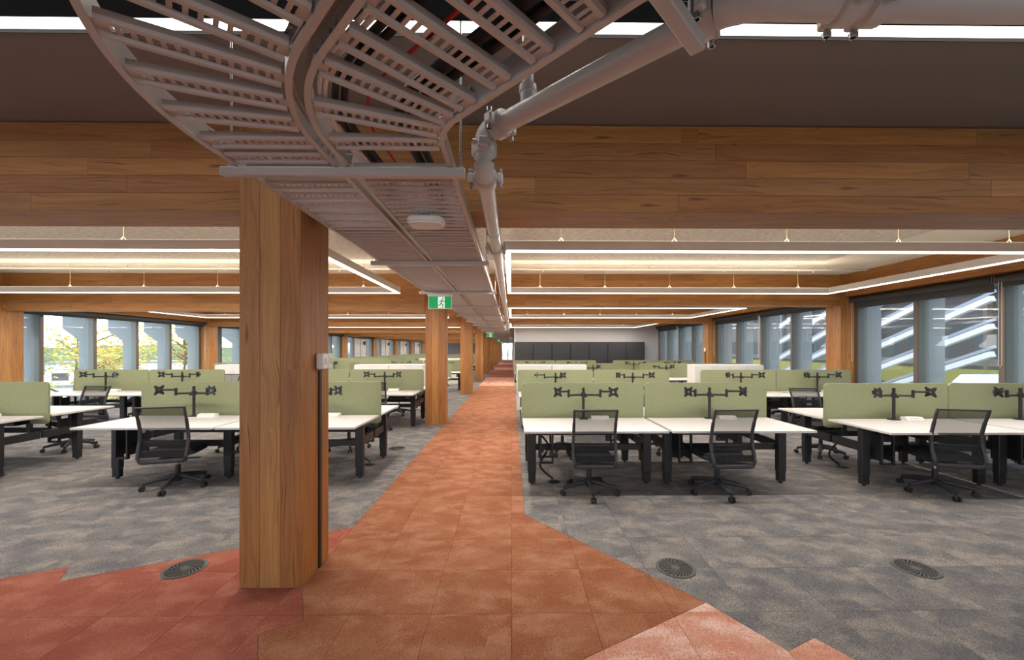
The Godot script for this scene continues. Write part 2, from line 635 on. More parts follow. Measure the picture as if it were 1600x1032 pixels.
# one window bay between two columns
func window_bay(n: int, x: float, out: float, d0: float, d1: float, mull: Array, panels: bool) -> void:
	var w := structure("window_%d" % n, "", "")
	tag(w, "%s bay of tall aluminium windows %s" % [nth((n - 1) % 12), "facing the dark building" if out > 0 else "facing the trees"], "window")
	var top := 2.78 if out > 0 else 2.6
	var xf := x + out * 0.2
	var st := begin()
	box(st, P(xf, 0.06, (d0 + d1) / 2), Vector3(0.24, 0.12, d1 - d0), 0.004)
	obj("sill", st, M.alu, w)
	st = begin()
	box(st, P(xf, top - 0.06, (d0 + d1) / 2), Vector3(0.24, 0.12, d1 - d0), 0.004)
	obj("head", st, M.alu_brown, w)
	st = begin()
	box(st, P(xf + out * 0.05, (top + 3.3) / 2, (d0 + d1) / 2), Vector3(0.14, 3.3 - top, d1 - d0))
	obj("spandrel", st, M.alu, w)
	var edges := [d0]
	edges.append_array(mull)
	edges.append(d1)
	for i in edges.size():
		var d: float = edges[i]
		var cd := clampf(d, d0 + 0.04, d1 - 0.04)
		st = begin()
		box(st, P(xf, top / 2, cd), Vector3(0.2, top, 0.075), 0.003)
		obj("mullion", st, M.alu, w)
		st = begin()
		box(st, P(xf - out * 0.108, top / 2, cd), Vector3(0.018, top, 0.08), 0.002)
		obj("mullion_cap", st, M.alu_brown, w)
		# outside fin, deeper above on the tree side
		st = begin()
		var fx := xf + out * 0.13
		if out > 0:
			box(st, P(fx + 0.16, 1.4, cd + 0.05), Vector3(0.32, 4.4, 0.09), 0.004)
		else:
			plate(st, PackedVector2Array([Vector2(0, -1.2), Vector2(-0.2, -1.2), Vector2(-0.2, 1.88), Vector2(-0.64, 2.2), Vector2(-0.64, 3.4), Vector2(0, 3.4)]), 0.09, Transform3D(Basis.IDENTITY, P(fx, 0, cd + 0.05)))
		obj("facade_fin", st, M.fin, w)
		if i + 1 < edges.size():
			var dn: float = edges[i + 1]
			if panels and i >= 2 and i < 4:
				st = begin()
				box(st, P(xf - out * 0.06, 0.66, (d + dn) / 2), Vector3(0.1, 1.30, dn - d - 0.09), 0.004)
				obj("wall_panel", st, M.white_wall, w)
				st = begin()
				box(st, P(xf - out * 0.06, 1.97, (d + dn) / 2), Vector3(0.1, 1.30, dn - d - 0.09), 0.004)
				obj("wall_panel", st, M.white_wall, w)
			else:
				st = begin()
				box(st, P(xf + out * 0.03, top / 2, (d + dn) / 2), Vector3(0.008, top - 0.2, dn - d - 0.07))
				obj("pane", st, M.glass, w)

func blind(label: String, x: float, out: float, y: float, d0: float, d1: float, drop: float) -> void:
	var o := thing("roller_blind", label, "blind", P(x, y, (d0 + d1) / 2), 0, "roller blinds over the windows")
	var L := d1 - d0
	var st := begin()
	tube(st, [Vector3(0, 0, -L / 2), Vector3(0, 0, L / 2)], 0.05, 14)
	obj("roll", st, M.blind, o)
	for s in [-1, 1]:
		st = begin()
		box(st, Vector3(out * 0.02, 0.01, s * (L / 2 + 0.012)), Vector3(0.12, 0.13, 0.016), 0.004)
		obj("bracket", st, M.alu_brown, o)
	st = begin()
	box(st, Vector3(out * 0.048, -drop / 2, 0), Vector3(0.004, drop, L - 0.04))
	box(st, Vector3(out * 0.048, -drop, 0), Vector3(0.016, 0.03, L - 0.04), 0.004)
	obj("fabric", st, M.blind, o)
	st = begin()
	tube(st, [Vector3(-out * 0.03, 0, -L / 2 + 0.04), Vector3(-out * 0.03, -1.3, -L / 2 + 0.04), Vector3(-out * 0.03, -1.33, -L / 2 + 0.06), Vector3(-out * 0.03, -1.3, -L / 2 + 0.08), Vector3(-out * 0.03, 0, -L / 2 + 0.08)], 0.003, 5)
	obj("chain", st, M.housing, o)

func build_windows() -> void:
	for k in range(-1, 3):
		var d := D0 + S * k
		var a := d + COLW + 0.004
		var b := d + S - 0.004
		if k == 2:
			b = 20.48
		var ml := []
		for q in [1.99, 3.31, 4.63]:
			if d + q < b - 0.3: ml.append(d + q)
		window_bay(k + 2, RX + 0.22, 1.0, a, b, ml, false)
		if k >= 0:
			blind("roller blind with short dark drop in %s bay facing the dark building" % nth(k), RX + 0.2, 1.0, 2.70, a + 0.02, d + 3.28, 0.10)
			blind("rolled up dark blind in %s bay facing the dark building" % nth(k), RX + 0.2, 1.0, 2.70, d + 3.34, b - 0.04, 0.16)
	for k in range(-1, 10):
		var d := D0 + S * k
		var a := d + COLW + 0.004
		var b := d + S - 0.004
		if k == 9: b = 62.4
		var ml := []
		for q in [1.03, 2.27, 3.5, 4.68]:
			if d + q < b - 0.3: ml.append(d + q)
		window_bay(k + 6, LX - 0.22, -1.0, a, b, ml, k >= 4 and k < 8)
		if k >= 0 and k < 5:
			blind("rolled up dark blind above %s window bay facing the trees" % nth(k), LX - 0.1, -1.0, 2.54, a + 0.05, b - 0.05, 0.08)
	# sconces on the white panels
	for k in range(4, 8):
		var d := D0 + S * k + 4.0
		var o := thing("wall_light", "small black wall light on %s white panel of the far window wall" % nth(k - 4), "wall light", P(LX - 0.3, 2.1, d), 0, "black wall lights on the white panels")
		var st := begin()
		tube(st, [Vector3(0.12, -0.14, 0), Vector3(0.12, 0.14, 0)], 0.06, 12)
		obj("body", st, M.black, o)
		st = begin()
		box(st, Vector3(0.04, 0, 0), Vector3(0.1, 0.05, 0.05), 0.004)
		obj("bracket", st, M.black, o)

# ------------------------------------------------------------------ lights
func pendant(label: String, x0: float, x1: float, d0: float, d1: float, y: float, lit_sides: bool) -> void:
	var o := thing("pendant_light", label, "pendant light", P((x0 + x1) / 2, y, (d0 + d1) / 2), 0, "rectangular linear pendant lights")
	var L := x1 - x0
	var W := d1 - d0
	var t := 0.07
	for s in [-1, 1]:
		var st := begin()
		box(st, Vector3(0, 0.062, s * (W / 2 - t / 2)), Vector3(L, 0.1, t), 0.003)
		obj("housing", st, M.housing, o)
		st = begin()
		box(st, Vector3(0, 0.006, s * (W / 2 - t / 2)), Vector3(L - 0.01, 0.011, t - 0.008))
		obj("diffuser", st, M.lamp, o)
		st = begin()
		box(st, Vector3(s * (L / 2 - t / 2), 0.062, 0), Vector3(t, 0.1, W - 2 * t), 0.003)
		obj("housing", st, M.housing, o)
		st = begin()
		box(st, Vector3(s * (L / 2 - t / 2), 0.006, 0), Vector3(t - 0.008, 0.011, W - 2 * t + 0.008))
		obj("diffuser", st, M.lamp, o)
		var n := int(round(L / 1.25))
		for i in n:
			var x := -L / 2 + L * (i + 0.5) / n
			var p := Vector3(x, 0.112, s * (W / 2 - t / 2))
			st = begin()
			tube(st, [p + Vector3(0, 0.04, 0), Vector3(p.x, CEIL - 0.04 - y, p.z)], 0.0028, 5)
			tube(st, [p + Vector3(-0.03, 0, 0), p + Vector3(0, 0.045, 0), p + Vector3(0.03, 0, 0)], 0.004, 5)
			obj("suspension_wire", st, M.wire, o)
		st = begin()
		box(st, Vector3(0, 0.114, s * (W / 2 - t / 2)), Vector3(L - 0.01, 0.006, t - 0.03))
		obj("top_diffuser", st, M.up_lamp, o)
		strip_light("pendant_lamp", P((x0 + x1) / 2, y - 0.012, (d0 + d1) / 2 - s * (W / 2 - t / 2)), L - 0.02, t - 0.01, true, LAMP_ENERGY)
		strip_light("pendant_uplight", P((x0 + x1) / 2, y + 0.122, (d0 + d1) / 2 - s * (W / 2 - t / 2)), L - 0.02, t - 0.03, true, LAMP_ENERGY * 0.3, Color(1.0, 0.94, 0.86), 90.0)
		if lit_sides:
			strip_light("pendant_lamp", P((x0 + x1) / 2 + s * (L / 2 - t / 2), y - 0.012, (d0 + d1) / 2), W - 2 * t, t - 0.01, false, LAMP_ENERGY)

func build_lights() -> void:
	for k in 9:
		var d := S * k
		if k < 3:
			pendant("white rectangular linear pendant in %s bay on the pipe side of the path" % nth(k), -0.076, 6.03, d + 4.29, d + 7.6, 2.684, true)
		pendant("white rectangular linear pendant in %s bay on the column side of the path" % nth(k), -10.2, -2.086, d + 4.29, d + 7.6, 2.684, k < 3)
	# recessed strip in the front ceiling
	var o := thing("ceiling_strip_light", "long recessed white strip light in the brown ceiling above the trays", "strip light", P(-1.65, FRONT, 1.975))
	var st := begin()
	box(st, Vector3(0, 0.03, 0), Vector3(18.4, 0.03, 0.086))
	obj("diffuser", st, M.strip, o)
	st = begin()
	for s in [-1, 1]:
		box(st, Vector3(0, 0.05, s * 0.049), Vector3(18.4, 0.1, 0.004))
	box(st, Vector3(0, 0.075, 0), Vector3(18.4, 0.05, 0.1))
	obj("housing", st, M.black_ceiling, o)
	strip_light("ceiling_strip_lamp", P(-1.65, FRONT + 0.005, 1.975), 18.3, 0.08, true, LAMP_ENERGY * 0.1, Color(1, 0.97, 0.94))

# ------------------------------------------------------------------ cable trays and pipe
const TC := Vector2(0.0, 1.73)     # centre of the bend
const TY := 2.505

func tray_point(r: float, s: float) -> Array:
	# s: length along the path measured at radius 0.81 from the bend; s < 0 in the straight, 0..bend in the arc
	var ang := s / 0.81
	if s <= 0.0:
		return [Vector3(TC.x - r, TY, -(TC.y - s)), 0.0]
	if ang <= PI / 4:
		return [Vector3(TC.x - r * cos(ang), TY, -(TC.y - r * sin(ang))), ang]
	var e := s - 0.81 * PI / 4
	var q := Vector3(TC.x - r * cos(PI / 4) + e * sin(PI / 4), TY, -(TC.y - r * sin(PI / 4) - e * cos(PI / 4)))
	return [q, PI / 4]

func rung_mesh(w: float) -> ArrayMesh:
	# slotted rung of length w along x: two folded ridges and a perforated web
	var st := begin()
	for s in [-1.0, 1.0]:
		var sec := PackedVector2Array([Vector2(0, 0.004), Vector2(0.005, -0.006), Vector2(0.021, -0.006), Vector2(0.027, 0.004), Vector2(0.027, 0.022), Vector2(0.024, 0.022), Vector2(0.024, 0.006), Vector2(0.003, 0.006)])
		var q := PackedVector2Array()
		for p in sec:
			q.append(Vector2(-s * (p.x + 0.021), p.y))
		plate(st, q, w - 0.012, Transform3D(Basis(Vector3(0, 0, 1), Vector3(0, 1, 0), Vector3(-1, 0, 0)), Vector3.ZERO))
	var n := int(w / 0.032)
	for i in n + 1:
		var x := -w / 2 + 0.012 + (w - 0.024) * i / n
		box(st, Vector3(x, 0.005, 0), Vector3(0.013 if i > 0 and i < n else 0.03, 0.003, 0.044))
	return st.commit()

func cable_tray(label: String, r0: float, r1: float) -> void:
	var o := thing("cable_tray", label, "cable tray", Vector3.ZERO, 0, "suspended ladder cable trays")
	for e in [[r0, -1.0], [r1, 1.0]]:
		# side rail, a folded channel
		var st := begin()
		var ss := [-60.0, -40.0, -20.0, -10.0, -4.0, -1.0]
		for i in 25:
			ss.append(0.81 * PI / 4 * i / 24.0)
		ss.append_array([1.3, 2.6])
		for i in ss.size() - 1:
			var a: Array = tray_point(e[0], ss[i])
			var b: Array = tray_point(e[0], ss[i + 1])
			var pa: Vector3 = a[0]
			var pb: Vector3 = b[0]
			var na = Vector3(-cos(a[1]), 0, sin(a[1])) * e[1]
			var nb = Vector3(-cos(b[1]), 0, sin(b[1])) * e[1]
			var up := Vector3(0, 0.085, 0)
			quad(st, pa, pb, pb + up, pa + up, na)
			quad(st, pa - na * 0.003, pb - nb * 0.003, pb + up - nb * 0.003, pa + up - na * 0.003, -na)
			quad(st, pa + na * 0.0, pb + nb * 0.0, pb - nb * 0.022, pa - na * 0.022, Vector3.DOWN)
			quad(st, pa + up, pb + up, pb + up - nb * 0.018, pa + up - na * 0.018, Vector3.UP)
		obj("side_rail", st, M.tray, o)
		# splice plates with bolts
		for s in [-0.10, 0.64]:
			var a: Array = tray_point(e[0], s)
			var nrm = Vector3(-cos(a[1]), 0, sin(a[1])) * e[1]
			var t := Vector3(nrm.z, 0, -nrm.x)
			var fr := Transform3D(Basis(t, Vector3.UP, t.cross(Vector3.UP)), a[0] + Vector3(0, 0.045, 0) + nrm * 0.004)
			var sp := begin()
			box(sp, Vector3.ZERO, Vector3(0.2, 0.06, 0.004), 0.001, 0, Vector2.ZERO, fr)
			var so := obj("splice_plate", sp, M.zinc, o)
			for k in [-0.075, -0.03, 0.03, 0.075]:
				var bt := begin()
				var bc: Vector3 = fr * Vector3(k, 0, 0)
				tube(bt, [bc - nrm * 0.012, bc + nrm * 0.012], 0.009, 6)
				obj("bolt", bt, M.zinc, so)
	var w := absf(r1 - r0) - 0.006
	var mesh := rung_mesh(w)
	var rm := (r0 + r1) / 2
	var far := begin()
	var s := 2.3
	while s > -58.0:
		var a: Array = tray_point(rm, s)
		var bs := Basis(Vector3.UP, a[1])
		if s > -11.0:
			var m := MeshInstance3D.new()
			m.name = "rung"
			m.mesh = mesh
			m.material_override = M.tray
			o.add_child(m, true)
			m.transform = Transform3D(bs, a[0] + Vector3(0, 0.008, 0))
		else:
			box(far, a[0] + Vector3(0, 0.01, 0), Vector3(w, 0.012, 0.09))
		s -= 0.15 if s <= 0.0 else (0.178 * 0.81 / rm if s < 0.81 * PI / 4 else 0.175)
	var f := obj("rungs", far, M.tray, o)
	f.set_meta("kind", "stuff")

func strut(label: String, a: Vector3, b: Vector3, rods: Array, top: float) -> void:
	var mid := (a + b) / 2
	var o := thing("strut_hanger", label, "strut", mid, 0, "strut hangers under the cable trays")
	var st := begin()
	bar(st, a - mid, b - mid, 0.041, 0.041, 0.004)
	obj("channel", st, M.tray, o)
	for t in rods:
		var p: Vector3 = a.lerp(b, t) - mid
		st = begin()
		tube(st, [p + Vector3(0, 0.0, 0), Vector3(p.x, top - mid.y, p.z)], 0.005, 8)
		obj("rod", st, M.zinc, o)
		st = begin()
		tube(st, [p + Vector3(0, 0.021, 0), p + Vector3(0, 0.034, 0)], 0.012, 6)
		obj("nut", st, M.zinc, o)

func coupling(o: Node3D, at: Vector3, dir: Vector3, r: float) -> void:
	var st := begin()
	tube(st, [at - dir * 0.034, at - dir * 0.026, at + dir * 0.026, at + dir * 0.034], [r + 0.006, r + 0.018, r + 0.018, r + 0.006], 20)
	var c := obj("coupling", st, M.pipe, o)
	var fr := frame_of(dir)
	for s in [-1.0, 1.0]:
		st = begin()
		var ear = at + fr.x * s * (r + 0.03)
		box(st, Vector3.ZERO, Vector3(0.035, 0.05, 0.05), 0.008, 0, Vector2.ZERO, Transform3D(fr, ear))
		obj("lug", st, M.pipe, c)
		st = begin()
		tube(st, [ear - fr.y * 0.05, ear + fr.y * 0.05], 0.008, 8)
		tube(st, [ear - fr.y * 0.05, ear - fr.y * 0.034], 0.014, 6)
		tube(st, [ear + fr.y * 0.034, ear + fr.y * 0.05], 0.014, 6)
		obj("bolt", st, M.zinc, c)

func build_services() -> void:
	cable_tray("outer ladder cable tray curving above the path, farther from the pipe", 1.288, 0.844)
	cable_tray("inner ladder cable tray carrying the cables, next to the white pipe", 0.766, 0.304)
	strut("nearest strut under both cable trays, in front of the largest column", P(-1.375, TY - 0.024, 1.93), P(-0.22, TY - 0.024, 1.93), [0.04, 0.98], FRONT)
	var k := 1
	var d := 3.96
	while d < 56.0:
		strut(("%s strut under the straight cable trays beyond the largest column" % nth(k - 1)) if k < 15 else ["strut under the far end of the trays, nearest of four", "strut under the far end of the trays, second of four", "strut under the far end of the trays, third of four", "strut under the far end of the trays, last of four"][mini(k - 15, 3)], P(-1.375, TY - 0.024, d), P(-0.22, TY - 0.024, d), [0.04, 0.98], CEIL)
		d += 2.055 if k < 15 else 7.0
		k += 1
	strut("diagonal strut under the turned end of the cable trays beside the pipe", P(0.518, TY - 0.024, 1.113), P(-0.5, TY - 0.024, 0.10), [0.03], FRONT + 0.1)
	# pipe
	var o := thing("sprinkler_pipe", "white painted sprinkler pipe with elbows running beside the cable trays", "pipe", P(-0.138, 2.54, 2.306))
	var org := o.position
	var r := 0.046
	var st := begin()
	tube(st, [P(-0.138, 2.54, 2.093) - org, P(-0.138, 2.54, 60) - org], r, 20)
	obj("straight_run", st, M.pipe, o)
	st = begin()
	var bend := []
	for i in 9:
		var a := PI / 2 * i / 8.0
		bend.append(P(-0.138, 2.54 + 0.066 * (1 - cos(a)), 2.093 - 0.066 * sin(a)) - org)
	bend.append(P(-0.138, 2.665, 2.027) - org)
	for i in range(1, 9):
		var a := PI / 2 * i / 8.0
		bend.append(P(-0.138 + 0.044 * (1 - cos(a)), 2.665 + 0.06 * sin(a), 2.027 - 0.044 * (1 - cos(a))) - org)
	tube(st, bend, r + 0.004, 20)
	obj("elbow", st, M.pipe, o)
	var p0 := P(-0.09, 2.725, 1.982) - org
	var p1 := P(0.656, 2.725, 1.295) - org
	st = begin()
	tube(st, [p0, p1], r, 24)
	obj("diagonal_run", st, M.pipe, o)
	st = begin()
	tube(st, [p1, p1 + Vector3(0.03, 0, 0.02), p1 + Vector3(0.09, 0, 0.04), p1 + Vector3(0.16, 0, 0.045), p1 + Vector3(4.5, 0, 0.045)], r + 0.004, 24)
	obj("cross_run", st, M.pipe, o)
	coupling(o, P(-0.138, 2.54, 2.13) - org, Vector3(0, 0, -1), r)
	coupling(o, P(-0.138, 2.645, 2.027) - org, Vector3.UP, r)
	coupling(o, p0.lerp(p1, 0.05), (p1 - p0).normalized(), r)
	coupling(o, p0.lerp(p1, 0.97), (p1 - p0).normalized(), r)
	coupling(o, P(-0.138, 2.54, 3.6) - org, Vector3(0, 0, -1), r)
	coupling(o, P(1.045, 2.725, 1.25) - org, Vector3(1, 0, 0), r)
	coupling(o, P(1.135, 2.725, 1.25) - org, Vector3(1, 0, 0), r)
	st = begin()
	var tee := p0.lerp(p1, 0.22)
	tube(st, [tee, tee + Vector3(0, 0.10, 0)], 0.034, 16)
	tube(st, [tee + Vector3(0, 0.08, 0), tee + Vector3(0, 0.11, 0)], 0.04, 16)
	tube(st, [tee + Vector3(0, 0.1, 0), tee + Vector3(0, 0.34, 0)], 0.026, 14)
	obj("tee_riser", st, M.pipe, o)
	for q in [[-0.138, 2.54, 3.1], [-0.138, 2.54, 5.2], [-0.138, 2.54, 7.6], [-0.138, 2.54, 10.0], [-0.138, 2.54, 13.0], [-0.138, 2.54, 17.0]]:
		st = begin()
		var c := P(q[0], q[1], q[2]) - org
		tube(st, [c + Vector3(0, 0.05, 0), c + Vector3(0, CEIL - q[1], 0)], 0.005, 6)
		tube(st, [c - Vector3(0, 0, 0.015), c + Vector3(0, 0, 0.015)], r + 0.006, 16)
		obj("hanger", st, M.zinc, o)
	# thin sprinkler branches on the bay ceilings
	for kk in 2:
		for dd in [4.85, 7.75]:
			for side in [[-0.1, 6.9, "pipe"], [-10.6, -2.0, "column"]]:
				var L: float = side[1] - side[0]
				var b := thing("sprinkler_branch", "thin %s sprinkler branch under the ceiling of %s bay, %s side" % ["nearer" if dd < 6 else "farther", nth(kk), side[2]], "pipe", P((side[0] + side[1]) / 2, CEIL - 0.1, dd + S * kk), 0, "thin sprinkler branches")
				st = begin()
				tube(st, [Vector3(-L / 2, 0, 0), Vector3(L / 2, 0, 0)], 0.017, 10)
				obj("branch", st, M.housing, b)
				for i in 4:
					var x := -L / 2 + L * (i + 0.4) / 4
					st = begin()
					tube(st, [Vector3(x, 0, 0), Vector3(x, -0.035, 0)], 0.012, 8)
					tube(st, [Vector3(x, -0.035, 0), Vector3(x, -0.055, 0), Vector3(x, -0.058, 0)], [0.007, 0.016, 0.016], 8)
					obj("sprinkler_head", st, M.wire, b)
					st = begin()
					tube(st, [Vector3(x + 0.3, 0.01, 0), Vector3(x + 0.3, 0.06, 0)], 0.006, 6)
					obj("clip", st, M.zinc, b)
	# cables lying in the inner tray
	var specs := [["black power cable in the inner cable tray", 0.68, 0.013, M.black], ["second black power cable in the inner cable tray", 0.649, 0.013, M.black], ["thick black cable near the pipe side of the inner tray", 0.455, 0.022, M.black], ["second thick black cable near the pipe side of the inner tray", 0.407, 0.018, M.black], ["red fire cable in the middle of the inner cable tray", 0.57, 0.006, M.red], ["white data cable along the outer edge of inner tray", 0.73, 0.008, M.white], ["second white data cable along the outer edge of inner tray", 0.711, 0.008, M.white]]
	for sp in specs:
		var pts := []
		var s := -14.0
		while s < 2.4:
			var w: float = sp[1] + 0.012 * sin(s * 4.0)
			pts.append(tray_point(w, s)[0] + Vector3(0, 0.034 + sp[2], 0))
			s += 0.5 if s < -1.0 else 0.07
		st = begin()
		tube(st, pts, sp[2], 8)
		tag(obj("cable", st, sp[3]), sp[0], "cable", "cables in the tray")
	# wireless access point under the tray
	var ap := thing("access_point", "white rounded wireless access point under the inner cable tray", "access point", P(-0.545, TY - 0.05, 2.59))
	st = begin()
	plate(st, rounded(0.225, 0.18, 0.055, 6), 0.028, Transform3D(Basis(Vector3.RIGHT, -PI / 2), Vector3(0, 0, 0)))
	plate(st, rounded(0.2, 0.155, 0.045, 6), 0.012, Transform3D(Basis(Vector3.RIGHT, -PI / 2), Vector3(0, -0.02, 0)))
	obj("body", st, M.white, ap)
	st = begin()
	box(st, Vector3(0, 0.03, 0), Vector3(0.06, 0.03, 0.06), 0.003)
	obj("bracket", st, M.zinc, ap)

func exit_sign(label: String, d: float) -> void:
	var o := thing("exit_sign", label, "exit sign", P(-1.06, 2.333, d), 0, "green exit signs above the path")
	var st := begin()
	box(st, Vector3(0, 0, 0), Vector3(0.345, 0.19, 0.03), 0.004)
	obj("casing", st, M.white, o)
	st = begin()
	box(st, Vector3(0, 0, 0.0165), Vector3(0.33, 0.175, 0.002))
	obj("green_face", st, M.green_sign, o)
	st = begin()
	box(st, Vector3(0.02, 0, 0.0185), Vector3(0.098, 0.165, 0.002))
	obj("white_door", st, M.white_sign, o)
	# running figure
	st = begin()
	var z := 0.021
	var limbs := [[0.035, 0.035, 0.015, -0.015, 0.011], [0.015, -0.015, 0.0, -0.042, 0.009], [0.0, -0.042, -0.035, -0.045, 0.008], [0.017, -0.012, 0.045, -0.036, 0.009], [0.045, -0.036, 0.04, -0.072, 0.008], [0.035, 0.03, 0.004, 0.024, 0.007], [0.004, 0.024, -0.008, 0.0, 0.006], [0.035, 0.03, 0.055, 0.008, 0.007], [0.055, 0.008, 0.07, 0.02, 0.006]]
	for l in limbs:
		var p := Vector2(l[0], l[1])
		var q := Vector2(l[2], l[3])
		var e: Vector2 = (q - p).normalized() * l[4] * 0.5
		var w := Vector2(-e.y, e.x) * 1.6
		plate(st, PackedVector2Array([p - e - w, q + e - w, q + e + w, p - e + w]), 0.002, Transform3D(Basis.IDENTITY, Vector3(0, 0, z)))
	plate(st, rounded(0.024, 0.024, 0.0118, 4), 0.002, Transform3D(Basis.IDENTITY, Vector3(0.045, 0.058, z)))
	obj("running_figure", st, M.green_sign, o)
	st = begin()
	box(st, Vector3(0, 0.112, 0), Vector3(0.37, 0.035, 0.06), 0.004)
	obj("mount", st, M.white, o)

# ------------------------------------------------------------------ furniture
var desk_proto: Node3D
var chair_proto: Node3D
var screen_proto: Node3D
var power_proto: Node3D
var arm_protos := []
var cabinet_proto: Node3D

func make_desk() -> Node3D:
	# origin on the floor at the middle of the desktop; the user sits at +z
	var o := Node3D.new()
	tag(o, "", "desk", "white sit-stand desks")
	var st := begin()
	box(st, Vector3(0, 0.7175, 0), Vector3(1.61, 0.025, 0.88), 0.002)
	obj("desktop", st, M.desk, o)
	for s in [-1, 1]:
		st = begin()
		box(st, Vector3(s * 0.70, 0.42, -0.02), Vector3(0.1, 0.56, 0.075), 0.006)
		box(st, Vector3(s * 0.70, 0.09, -0.02), Vector3(0.088, 0.13, 0.064), 0.004)
		box(st, Vector3(s * 0.70, 0.697, 0.02), Vector3(0.09, 0.016, 0.62), 0.003)
		var l := obj("leg", st, M.black_metal, o)
		st = begin()
		tube(st, [Vector3(s * 0.70, 0.0, -0.02), Vector3(s * 0.70, 0.03, -0.02)], 0.02, 10)
		obj("foot", st, M.black, l)
		st = begin()
		box(st, Vector3(s * 0.70, 0.46, -0.265), Vector3(0.05, 0.1, 0.41), 0.003)
		obj("side_rail", st, M.black_metal, o)
	st = begin()
	box(st, Vector3(0, 0.44, -0.06), Vector3(1.3, 0.075, 0.04), 0.003)
	obj("cross_rail", st, M.black_metal, o)
	# cable basket
	st = begin()
	box(st, Vector3(0.1, 0.62, -0.34), Vector3(1.0, 0.004, 0.13))
	for s in [-1, 1]:
		box(st, Vector3(0.1, 0.65, -0.34 + s * 0.065), Vector3(1.0, 0.06, 0.004))
	obj("cable_basket", st, M.black_metal, o)
	# computer holder under the desktop
	st = begin()
	for z in [0.1, -0.17]:
		for x in [-0.60, -0.46]:
			box(st, Vector3(x, 0.49, z), Vector3(0.022, 0.42, 0.04), 0.004)
		box(st, Vector3(-0.53, 0.29, z), Vector3(0.16, 0.022, 0.04), 0.004)
		box(st, Vector3(-0.53, 0.69, z), Vector3(0.16, 0.02, 0.04), 0.004)
	box(st, Vector3(-0.595, 0.47, -0.03), Vector3(0.008, 0.3, 0.26), 0.002)
	box(st, Vector3(-0.465, 0.40, -0.03), Vector3(0.008, 0.16, 0.26), 0.002)
	obj("computer_holder", st, M.black, o)
	return o

func make_screen() -> Node3D:
	var o := Node3D.new()
	tag(o, "", "desk screen", "green felt desk screens")
	var st := begin()
	plate(st, rounded(1.635, 0.58, 0.05, 6), 0.028, Transform3D(Basis.IDENTITY, Vector3(0, 0.90, 0)))
	obj("panel", st, M.green, o)
	st = begin()
	for x in [-0.55, 0.55]:
		st = begin()
		box(st, Vector3(x, 0.60, 0), Vector3(0.05, 0.2, 0.045), 0.003)
		obj("clamp", st, M.black_metal, o)
	return o

func make_arm(variant: int) -> Node3D:
	# origin on the desktop at the foot of the pole
	var o := Node3D.new()
	tag(o, "", "monitor arm", "twin monitor arms on the desks")
	var st := begin()
	tube(st, [Vector3(0, 0, 0), Vector3(0, 0.40, 0)], 0.0175, 14)
	tube(st, [Vector3(0, 0.40, 0), Vector3(0, 0.41, 0)], 0.0195, 14)
	obj("pole", st, M.black_metal, o)
	st = begin()
	box(st, Vector3(0, 0.006, 0), Vector3(0.11, 0.012, 0.09), 0.003)
	obj("base", st, M.black_metal, o)
	st = begin()
	tube(st, [Vector3(0, 0.29, 0), Vector3(0, 0.345, 0)], 0.028, 14)
	box(st, Vector3(0.03, 0.30, 0.015), Vector3(0.03, 0.03, 0.03), 0.004)
	obj("collar", st, M.black, o)
	var sets: Array = [[[0.2, 0.06], [0.17, 0.03], [0.21, 0.05], [0.16, 0.06], 0.5, -0.35], [[0.2, 0.03], [0.15, 0.06], [0.2, 0.05], [0.24, 0.02], 0.3, -1.35], [[0.24, 0.05], [0.2, 0.03], [0.1, 0.08], [0.04, 0.03], 1.35, 0.1]]
	var v: Array = sets[variant]
	for s in [-1.0, 1.0]:
		var a: Array = v[0] if s < 0 else v[2]
		var b: Array = v[1] if s < 0 else v[3]
		var e1 = Vector3(s * a[0], 0.315, a[1])
		var e2 = e1 + Vector3(s * b[0], 0.05, b[1])
		st = begin()
		bar(st, Vector3(s * 0.02, 0.315, 0), e1, 0.022, 0.026, 0.006)
		tube(st, [e1 + Vector3(0, -0.025, 0), e1 + Vector3(0, 0.075, 0)], 0.017, 10)
		var ar := obj("arm", st, M.black_metal, o)
		st = begin()
		bar(st, e1 + Vector3(0, 0.05, 0), e2, 0.018, 0.024, 0.005)
		tube(st, [e2 + Vector3(0, -0.025, 0), e2 + Vector3(0, 0.025, 0)], 0.014, 10)
		obj("forearm", st, M.black_metal, ar)
		# mounting plate, a four-armed star
		var yaw: float = v[4] if s < 0 else v[5]
		var bs := Basis(Vector3.UP, yaw)
		var fr := Transform3D(bs, e2 + bs * Vector3(0, 0, 0.045))
		st = begin()
		tube(st, [e2, fr * Vector3(0, 0, 0)], 0.014, 8)
		var star := PackedVector2Array()
		for q in 4:
			var t := PI / 4 + q * PI / 2
			var dv := Vector2(cos(t), sin(t))
			var sv := Vector2(-dv.y, dv.x)
			star.append(dv * 0.03 - sv * 0.026)
			star.append(dv * 0.08 - sv * 0.012)
			star.append(dv * 0.085)
			star.append(dv * 0.08 + sv * 0.012)
		plate(st, star, 0.005, fr)
		obj("mounting_plate", st, M.black, ar)
		st = begin()
		tube(st, [fr * Vector3(0, 0, 0.002), fr * Vector3(0, 0, 0.006)], 0.012, 10)
		obj("screw", st, M.chrome, ar)
	return o

